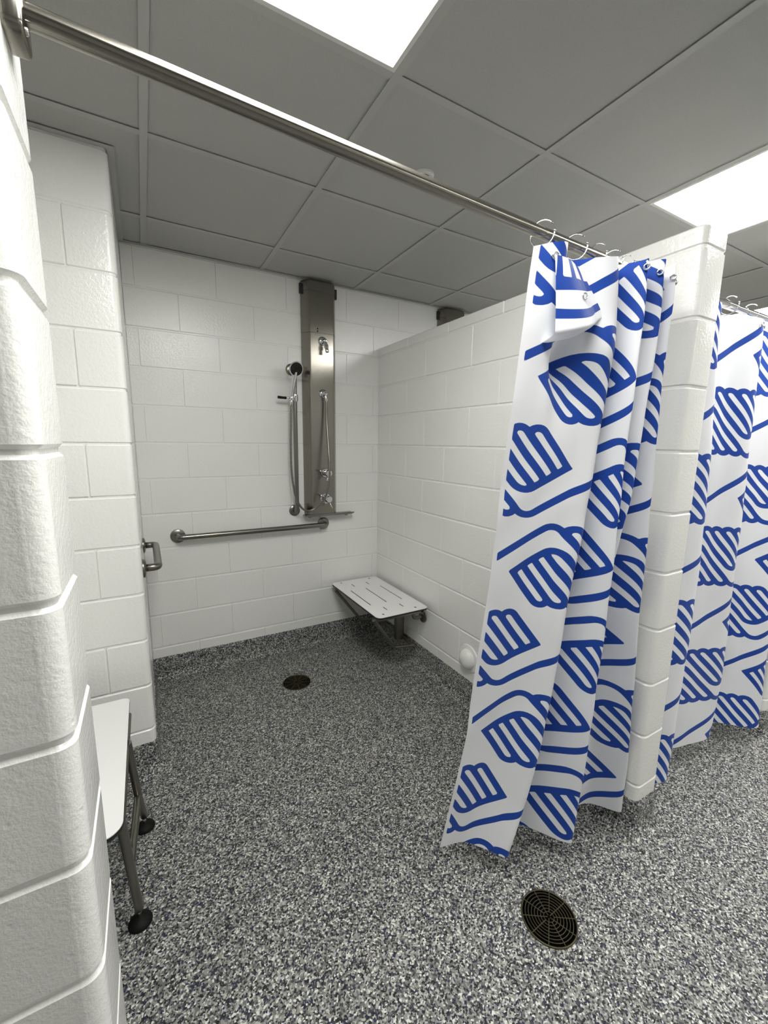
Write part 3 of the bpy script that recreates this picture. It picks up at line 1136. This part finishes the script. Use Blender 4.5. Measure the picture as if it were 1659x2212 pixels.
# soap shelf below the panel
sh = empty('soap_shelf', (-0.41, 0.0, 0.945), 'thin brushed steel shelf sticking out to the right below the shower panel', 'shelf')
poly = [(-0.165, 0.0), (-0.165, -0.060), (-0.150, -0.075), (0.165, -0.075), (0.185, -0.060), (0.185, 0.0)]
MB().prism(poly, 0.0, 0.008, 0.001).build('tray', M_STEEL_X, sh, auto=30)
MB().box(-0.165, 0.185, -0.0745, -0.0725, 0.006, 0.014).build('lip', M_STEEL_X, sh)
for x in (-0.13, 0.14):
    MB().box(x - 0.006, x + 0.006, -0.05, 0.0, -0.012, 0.0, 0.001).build('bracket', M_STEEL_X, sh)

# slide bar + hand shower ------------------------------------------------
sb = empty('slide_bar', (-0.632, 0.0, 0.985), 'vertical steel slide bar mounted left of the shower panel', 'grab bar')


def flange(p, ax, r=0.041, d=0.012):
    return MB().lathe([(0.0, d), (0.017, d), (r * 0.8, d * 0.8), (r * 0.96, d * 0.5), (r, d * 0.2), (r, 0)], 32, p, ax)


path = rounded([(0, -0.005, 0.0), (0, -0.058, 0.0), (0, -0.058, 0.905), (0, -0.005, 0.905)], 0.03, 8)
MB().tube(path, 0.0135, 20).build('bar', M_SATIN, sb, smooth=True)
for z in (0.0, 0.905):
    flange((0, -0.0005, z), (0, -1, 0), 0.037).build('wall_flange', M_SATIN, sb, auto=35)
cl = MB().lathe([(0.014, -0.022), (0.019, -0.021), (0.020, -0.012), (0.020, 0.012), (0.019, 0.021), (0.014, 0.022)], 22, (0, -0.058, 0.725), (0, 0, 1))
cl.tube([(-0.012, -0.062, 0.725), (-0.030, -0.078, 0.722)], 0.011, 14)
cl.lathe([(0.0135, -0.018), (0.016, -0.014), (0.0165, 0.010), (0.014, 0.016)], 18, (-0.030, -0.085, 0.722), (0.06, 0.1, 1))
clo = cl.build('sliding_clamp', M_CHROME, sb, auto=40)
MB().tube([(-0.026, -0.07, 0.723), (-0.06, -0.072, 0.722)], 0.007, 12).build('pivot', M_CHROME, clo, smooth=True)
MB().tube([(-0.055, -0.072, 0.722), (-0.062, -0.072, 0.722), (-0.078, -0.0725, 0.722), (-0.098, -0.073, 0.723), (-0.112, -0.073, 0.724)], [0.005, 0.0085, 0.0075, 0.0085, 0.008], 14).build('locking_lever', M_BLACKR, clo, smooth=True)

hs = empty('hand_shower', (-0.664, -0.085, 1.70), 'chrome hand shower with black spray face hooked on the slide bar', 'hand shower')


def rel(m, name, mat, par, auto=40):
    return MB().add([v - par.location for v in m.v], m.f).build(name, mat, par, auto=auto)


hc = Vector((-0.640, -0.118, 1.878))
hn = Vector((0.16, -1.0, -0.28)).normalized()
rel(MB().lathe([(0, -0.030), (0.018, -0.027), (0.034, -0.016), (0.0435, -0.004), (0.0455, 0.004), (0.0435, 0.008), (0.040, 0.0075)], 36, hc, hn), 'head', M_CHROME, hs, 60)
fc = rel(MB().lathe([(0.0402, 0.004), (0.0398, 0.0085), (0.0, 0.0095)], 36, hc, hn), 'spray_face', M_BLACKR, hs)
noz = MB()
e1 = hn.cross(Vector((0, 0, 1))).normalized()
e2 = hn.cross(e1)
for rad, cnt in ((0.0, 1), (0.010, 8), (0.018, 14), (0.026, 20), (0.033, 26)):
    for k in range(cnt):
        a = 2 * math.pi * k / cnt
        noz.lathe([(0.0013, 0.0), (0.001, 0.0012), (0, 0.0014)], 6, hc + hn * 0.0093 + e1 * (rad * math.cos(a)) + e2 * (rad * math.sin(a)), hn)
no = MB().add([v - hs.location for v in noz.v], noz.f).build('nozzles', M_SATIN, fc, smooth=True)
no['kind'] = 'stuff'
rel(MB().tube(smoothstep_path([hc - hn * 0.012 + Vector((0, 0, -0.02)), Vector((-0.648, -0.100, 1.825)), Vector((-0.658, -0.093, 1.765)), Vector((-0.663, -0.088, 1.715)), Vector((-0.664, -0.086, 1.690))], 5),
              [0.017] * 5 + [0.0155] * 6 + [0.0135] * 5 + [0.0125] * 5, 18), 'handle', M_CHROME, hs, 50)
rel(MB().lathe([(0.011, 0.0), (0.012, 0.004), (0.0115, 0.028), (0.008, 0.032), (0.006, 0.032)], 16, (-0.664, -0.086, 1.692), (0.02, 0.0, -1)), 'hose_nut', M_CHROME, hs)
hp = smoothstep_path([(-0.664, -0.086, 1.675), (-0.670, -0.088, 1.55), (-0.676, -0.092, 1.38), (-0.674, -0.098, 1.22), (-0.655, -0.106, 1.09), (-0.620, -0.112, 1.018), (-0.576, -0.116, 0.995),
                      (-0.525, -0.124, 1.012), (-0.480, -0.150, 1.065), (-0.452, -0.168, 1.16), (-0.443, -0.160, 1.30), (-0.440, -0.130, 1.45), (-0.438, -0.108, 1.58), (-0.436, -0.101, 1.703)], 12)
rel(MB().tube(hp, [0.0068 + (0.0007 if k % 2 else -0.0003) for k in range(len(hp))], 12), 'hose', M_SATIN, hs, 80)

# grab bars --------------------------------------------------------------
gb = empty('grab_bar', (-0.886, 0.0, 0.880), 'long horizontal steel grab bar on the back wall below the shower panel', 'grab bar', 'steel grab bars')
path = rounded([(-0.457, -0.005, 0), (-0.457, -0.058, 0), (0.457, -0.058, 0), (0.457, -0.005, 0)], 0.035, 8)
MB().tube(path, 0.0165, 22).build('bar', M_SATIN, gb, smooth=True)
for x in (-0.457, 0.457):
    flange((x, -0.0005, 0), (0, -1, 0), 0.0415, 0.013).build('wall_flange', M_SATIN, gb, auto=35)
gb = empty('grab_bar', (-1.523, -0.405, 0.880), 'short horizontal steel grab bar on the left corner wall, seen end on', 'grab bar', 'steel grab bars')
path = rounded([(0.005, -0.232, 0), (0.060, -0.232, 0), (0.060, 0.232, 0), (0.005, 0.232, 0)], 0.032, 8)
MB().tube(path, 0.0165, 22).build('bar', M_SATIN, gb, smooth=True)
for y in (-0.232, 0.232):
    flange((0.0005, y, 0), (1, 0, 0), 0.0415, 0.013).build('wall_flange', M_SATIN, gb, auto=35)

# ------------------------------------------------------------------ folding shower seat


def plate(outer, holes, z0, z1):
    bm = bmesh.new()
    loops = []
    for lp in [outer] + holes:
        vs_ = [bm.verts.new((x, y, z1)) for x, y in lp]
        es = [bm.edges.new((vs_[i], vs_[(i + 1) % len(vs_)])) for i in range(len(vs_))]
        loops.append((vs_, es))
    bmesh.ops.triangle_fill(bm, edges=[e_ for _, es in loops for e_ in es], use_beauty=True, normal=(0, 0, 1))
    bm.verts.index_update()
    top = [v.co.copy() for v in bm.verts]
    tf = []
    for f in bm.faces:
        ids = [v.index for v in f.verts]
        if f.normal.z < 0:
            ids.reverse()
        tf.append(tuple(ids))
    n = len(top)
    lids = [[v.index for v in vs_] for vs_, _ in loops]
    bm.free()
    vs2 = top + [Vector((v.x, v.y, z0)) for v in top]
    fs2 = tf + [tuple(n + i for i in reversed(f)) for f in tf]
    for lp in lids:
        for i in range(len(lp)):
            a, b = lp[i], lp[(i + 1) % len(lp)]
            fs2.append((a, a + n, b + n, b))
    return MB().add(vs2, fs2)


def slot(cx, y0, y1, w=0.0075, seg=5):
    r = w / 2
    a, b = min(y0, y1) + r, max(y0, y1) - r
    return arc(cx, b, r, 0, 180, seg) + arc(cx, a, r, 180, 360, seg)


seat = empty('shower_bench', (0.0, -0.382, 0.10), 'white slotted fold down shower seat on steel legs in the corner below the panel', 'shower seat')
SL = seat.location
outer = rect_poly(-0.387, -0.030, -0.729, -0.034, {'ll': 0.03, 'lr': 0.03, 'ur': 0.03, 'ul': 0.03}, 6)
holes = [slot(-0.328, -0.236, -0.529), slot(-0.215, -0.236, -0.529), slot(-0.102, -0.236, -0.529),
         slot(-0.268, -0.121, -0.176), slot(-0.156, -0.121, -0.176), slot(-0.275, -0.588, -0.641), slot(-0.160, -0.588, -0.641)]
rel(plate(outer, holes, 0.4445, 0.447), 'seat_top', M_PHEN, seat, 30)
rel(plate(outer, holes, 0.4345, 0.4444), 'core_board', M_BLACKC, seat, 30)
for x, y in ((-0.323, -0.067), (-0.097, -0.065), (-0.329, -0.687), (-0.103, -0.686)):
    rel(MB().lathe([(0, 0.0018), (0.005, 0.0015), (0.008, 0.0)], 16, (x, y, 0.447), (0, 0, 1)), 'bolt', M_SATIN, seat)
for y in (-0.687, -0.066):
    rel(MB().box(-0.372, -0.045, y - 0.013, y + 0.013, 0.410, 0.4344, 0.002), 'frame_rail', M_SATIN, seat, 30)
for y in (-0.575, -0.105):
    pth = rounded([(-0.372, y - 0.075 if y < -0.3 else y + 0.03, 0.405), (-0.180, y, 0.152), (-0.030, y, 0.128)], 0.03, 6)
    rel(MB().tube(pth, 0.0105, 14), 'leg', M_SATIN, seat, 60)
rel(MB().tube([(-0.030, -0.575, 0.128), (-0.030, -0.105, 0.128)], 0.0105, 14), 'cross_bar', M_SATIN, seat, 60)
rel(MB().box(-0.085, -0.030, -0.452, -0.408, 0.125, 0.434, 0.003), 'support_post', M_SATIN, seat, 30)
for y in (-0.625, -0.135):
    pth = rounded([(-0.002, y, 0.345), (-0.075, y, 0.345), (-0.075, y, 0.425)], 0.03, 8)
    rel(MB().tube(pth, 0.0125, 16), 'hinge_arm', M_SATIN, seat, 60)
    rel(flange((-0.0005, y, 0.345), (-1, 0, 0), 0.040, 0.011), 'wall_flange', M_SATIN, seat, 35)
rel(MB().tube([(-0.06, -0.70, 0.421), (-0.06, -0.05, 0.421)], 0.010, 12), 'hinge_rod', M_SATIN, seat, 60)

# folding bench in the alcove on the left --------------------------------------
bench = empty('folding_bench', (-1.60, -1.27, 0.0), 'white fold down bench with steel legs behind the near left wall', 'bench')
outer = rect_poly(-2.02, -1.598, -1.597, -0.945, {'ll': 0.04, 'lr': 0.045, 'ur': 0.022, 'ul': 0.04}, 8)
rel(plate(outer, [], 0.4575, 0.460), 'seat_top', M_PHEN, bench, 30)
rel(plate(outer, [], 0.446, 0.4574), 'core_board', M_BLACKC, bench, 30)
for y in (-1.535, -1.00):
    rel(MB().box(-2.0, -1.63, y - 0.014, y + 0.014, 0.418, 0.446, 0.002), 'frame_rail', M_SATIN, bench, 30)
L1 = [(-1.606, -1.535, 0.440), (-1.599, -1.488, 0.245), (-1.592, -1.442, 0.050)]
L2 = [(-1.600, -1.200, 0.440), (-1.586, -1.166, 0.205), (-1.578, -1.088, 0.050)]
for lp in (L1, L2):
    lg = rel(MB().tube(rounded(lp, 0.02, 4), 0.0125, 16), 'leg', M_SATIN, bench, 60)
    f = Vector(lp[-1])
    MB().lathe([(0.006, 0.0), (0.006, 0.03), (0.010, 0.031), (0.010, 0.036)], 12, (f.x - bench.location.x, f.y - bench.location.y, 0.016), (0, 0, 1)).build('levelling_stud', M_CHROME, lg, auto=40)
    MB().lathe([(0.0, 0.020), (0.010, 0.020), (0.028, 0.012), (0.033, 0.004), (0.033, 0.0), (0, 0)], 26, (f.x - bench.location.x, f.y - bench.location.y, 0.0004), (0, 0, 1)).build('foot_pad', M_BLACKR, lg, auto=40)
rel(MB().tube([L1[1], L2[1]], 0.0115, 14), 'cross_bar', M_SATIN, bench, 60)
for y in (-1.535, -1.00):
    rel(MB().box(-2.075, -1.99, y - 0.012, y + 0.012, 0.36, 0.444, 0.002), 'wall_bracket', M_SATIN, bench, 30)
rel(MB().tube([(-1.603, -1.53, 0.432), (-1.60, -1.02, 0.432)], 0.008, 10), 'leg_pivot', M_SATIN, bench, 60)

# ------------------------------------------------------------------ floor drains


def drain(x, y, rz, label):
    e = empty('floor_drain', (x, y, 0.0), label, 'drain', 'round floor drains')
    e.rotation_euler = (0, 0, rz)
    R = 0.083
    MB().lathe([(R, 0.0002), (R, 0.003), (R - 0.002, 0.0042), (R - 0.0045, 0.0038), (R - 0.005, 0.001)], 48).build('rim', M_BRONZE, e, smooth=True)
    MB().lathe([(0.0, 0.0012), (R - 0.004, 0.0012)], 48).build('shade_disc', M_DRAIN_SHADE, e)  # flat black disc, painted-in dark depth under the grate; no real hole
    g = MB()
    nr = 8
    for k in range(1, nr):
        rr_ = 0.006 + (R - 0.010) * k / nr
        g.lathe([(rr_ - 0.0009, 0.0018), (rr_ - 0.0009, 0.004), (rr_ + 0.0009, 0.004), (rr_ + 0.0009, 0.0018)], 48)
    for k in range(10):
        a = 2 * math.pi * k / 10
        ca, sa = math.cos(a), math.sin(a)
        r1, r2, hw = (0.004 if k % 2 == 0 else 0.014), R - 0.005, 0.0011
        pl_ = [(ca * r1 + sa * hw, sa * r1 - ca * hw), (ca * r2 + sa * hw, sa * r2 - ca * hw), (ca * r2 - sa * hw, sa * r2 + ca * hw), (ca * r1 - sa * hw, sa * r1 + ca * hw)]
        g.prism(pl_, 0.0018, 0.0043)
    g.build('grate', M_BRONZE, e)
    return e


drain(-0.775, -0.423, 0.2, 'small looking round floor drain at the back of the stall near the shower seat')
drain(-0.498, -2.036, 0.05, 'round floor drain with web pattern grate in the foreground below the curtain')

# ------------------------------------------------------------------ small fittings
dm = empty('wall_dome', (0.0, -1.070, 0.268), 'white painted dome cap low on the partition beside the near curtain', 'wall cap')
MB().lathe([(0.0, 0.010), (0.058, 0.009), (0.064, 0.0075), (0.076, 0.005), (0.079, 0.0)], 40, (0, 0, 0), (-1, 0, 0)).build('flange', M_BLOCK, dm, auto=30)
MB().lathe([(0.0, 0.046), (0.020, 0.044), (0.038, 0.037), (0.051, 0.025), (0.057, 0.010), (0.057, 0.006)], 40, (0, 0, 0), (-1, 0, 0)).build('dome', M_BLOCK, dm, smooth=True)

sp = empty('sprinkler_head', (-0.488, -1.228, CEIL), 'small round white fire sprinkler in the ceiling just above the rod', 'sprinkler')
MB().lathe([(0.024, 0.002), (0.026, -0.006), (0.038, -0.006), (0.041, -0.004), (0.042, 0.004)], 36).build('escutcheon', M_WHITEM, sp, smooth=True)
MB().lathe([(0.026, -0.003), (0.024, 0.004), (0.0, 0.0045)], 30).build('cup', M_DARKM, sp, auto=40)
m = MB()
for k in range(12):
    a = 2 * math.pi * k / 12
    p = [(0.006 * math.cos(a - .35), 0.006 * math.sin(a - .35)), (0.016 * math.cos(a - .12), 0.016 * math.sin(a - .12)), (0.016 * math.cos(a + .12), 0.016 * math.sin(a + .12)), (0.006 * math.cos(a + .35), 0.006 * math.sin(a + .35))]
    m.prism(p, -0.012, -0.0108)
m.lathe([(0.0, -0.0125), (0.007, -0.0122), (0.007, -0.0105), (0.004, -0.010), (0.004, 0.004)], 16)
m.build('deflector', M_CHROME, sp, auto=40)
for s_ in (-1, 1):
    MB().tube([(s_ * 0.012, 0, 0.003), (s_ * 0.012, 0, -0.006), (0.0, 0, -0.011)], 0.0016, 8).build('frame_arm', M_CHROME, sp, smooth=True)
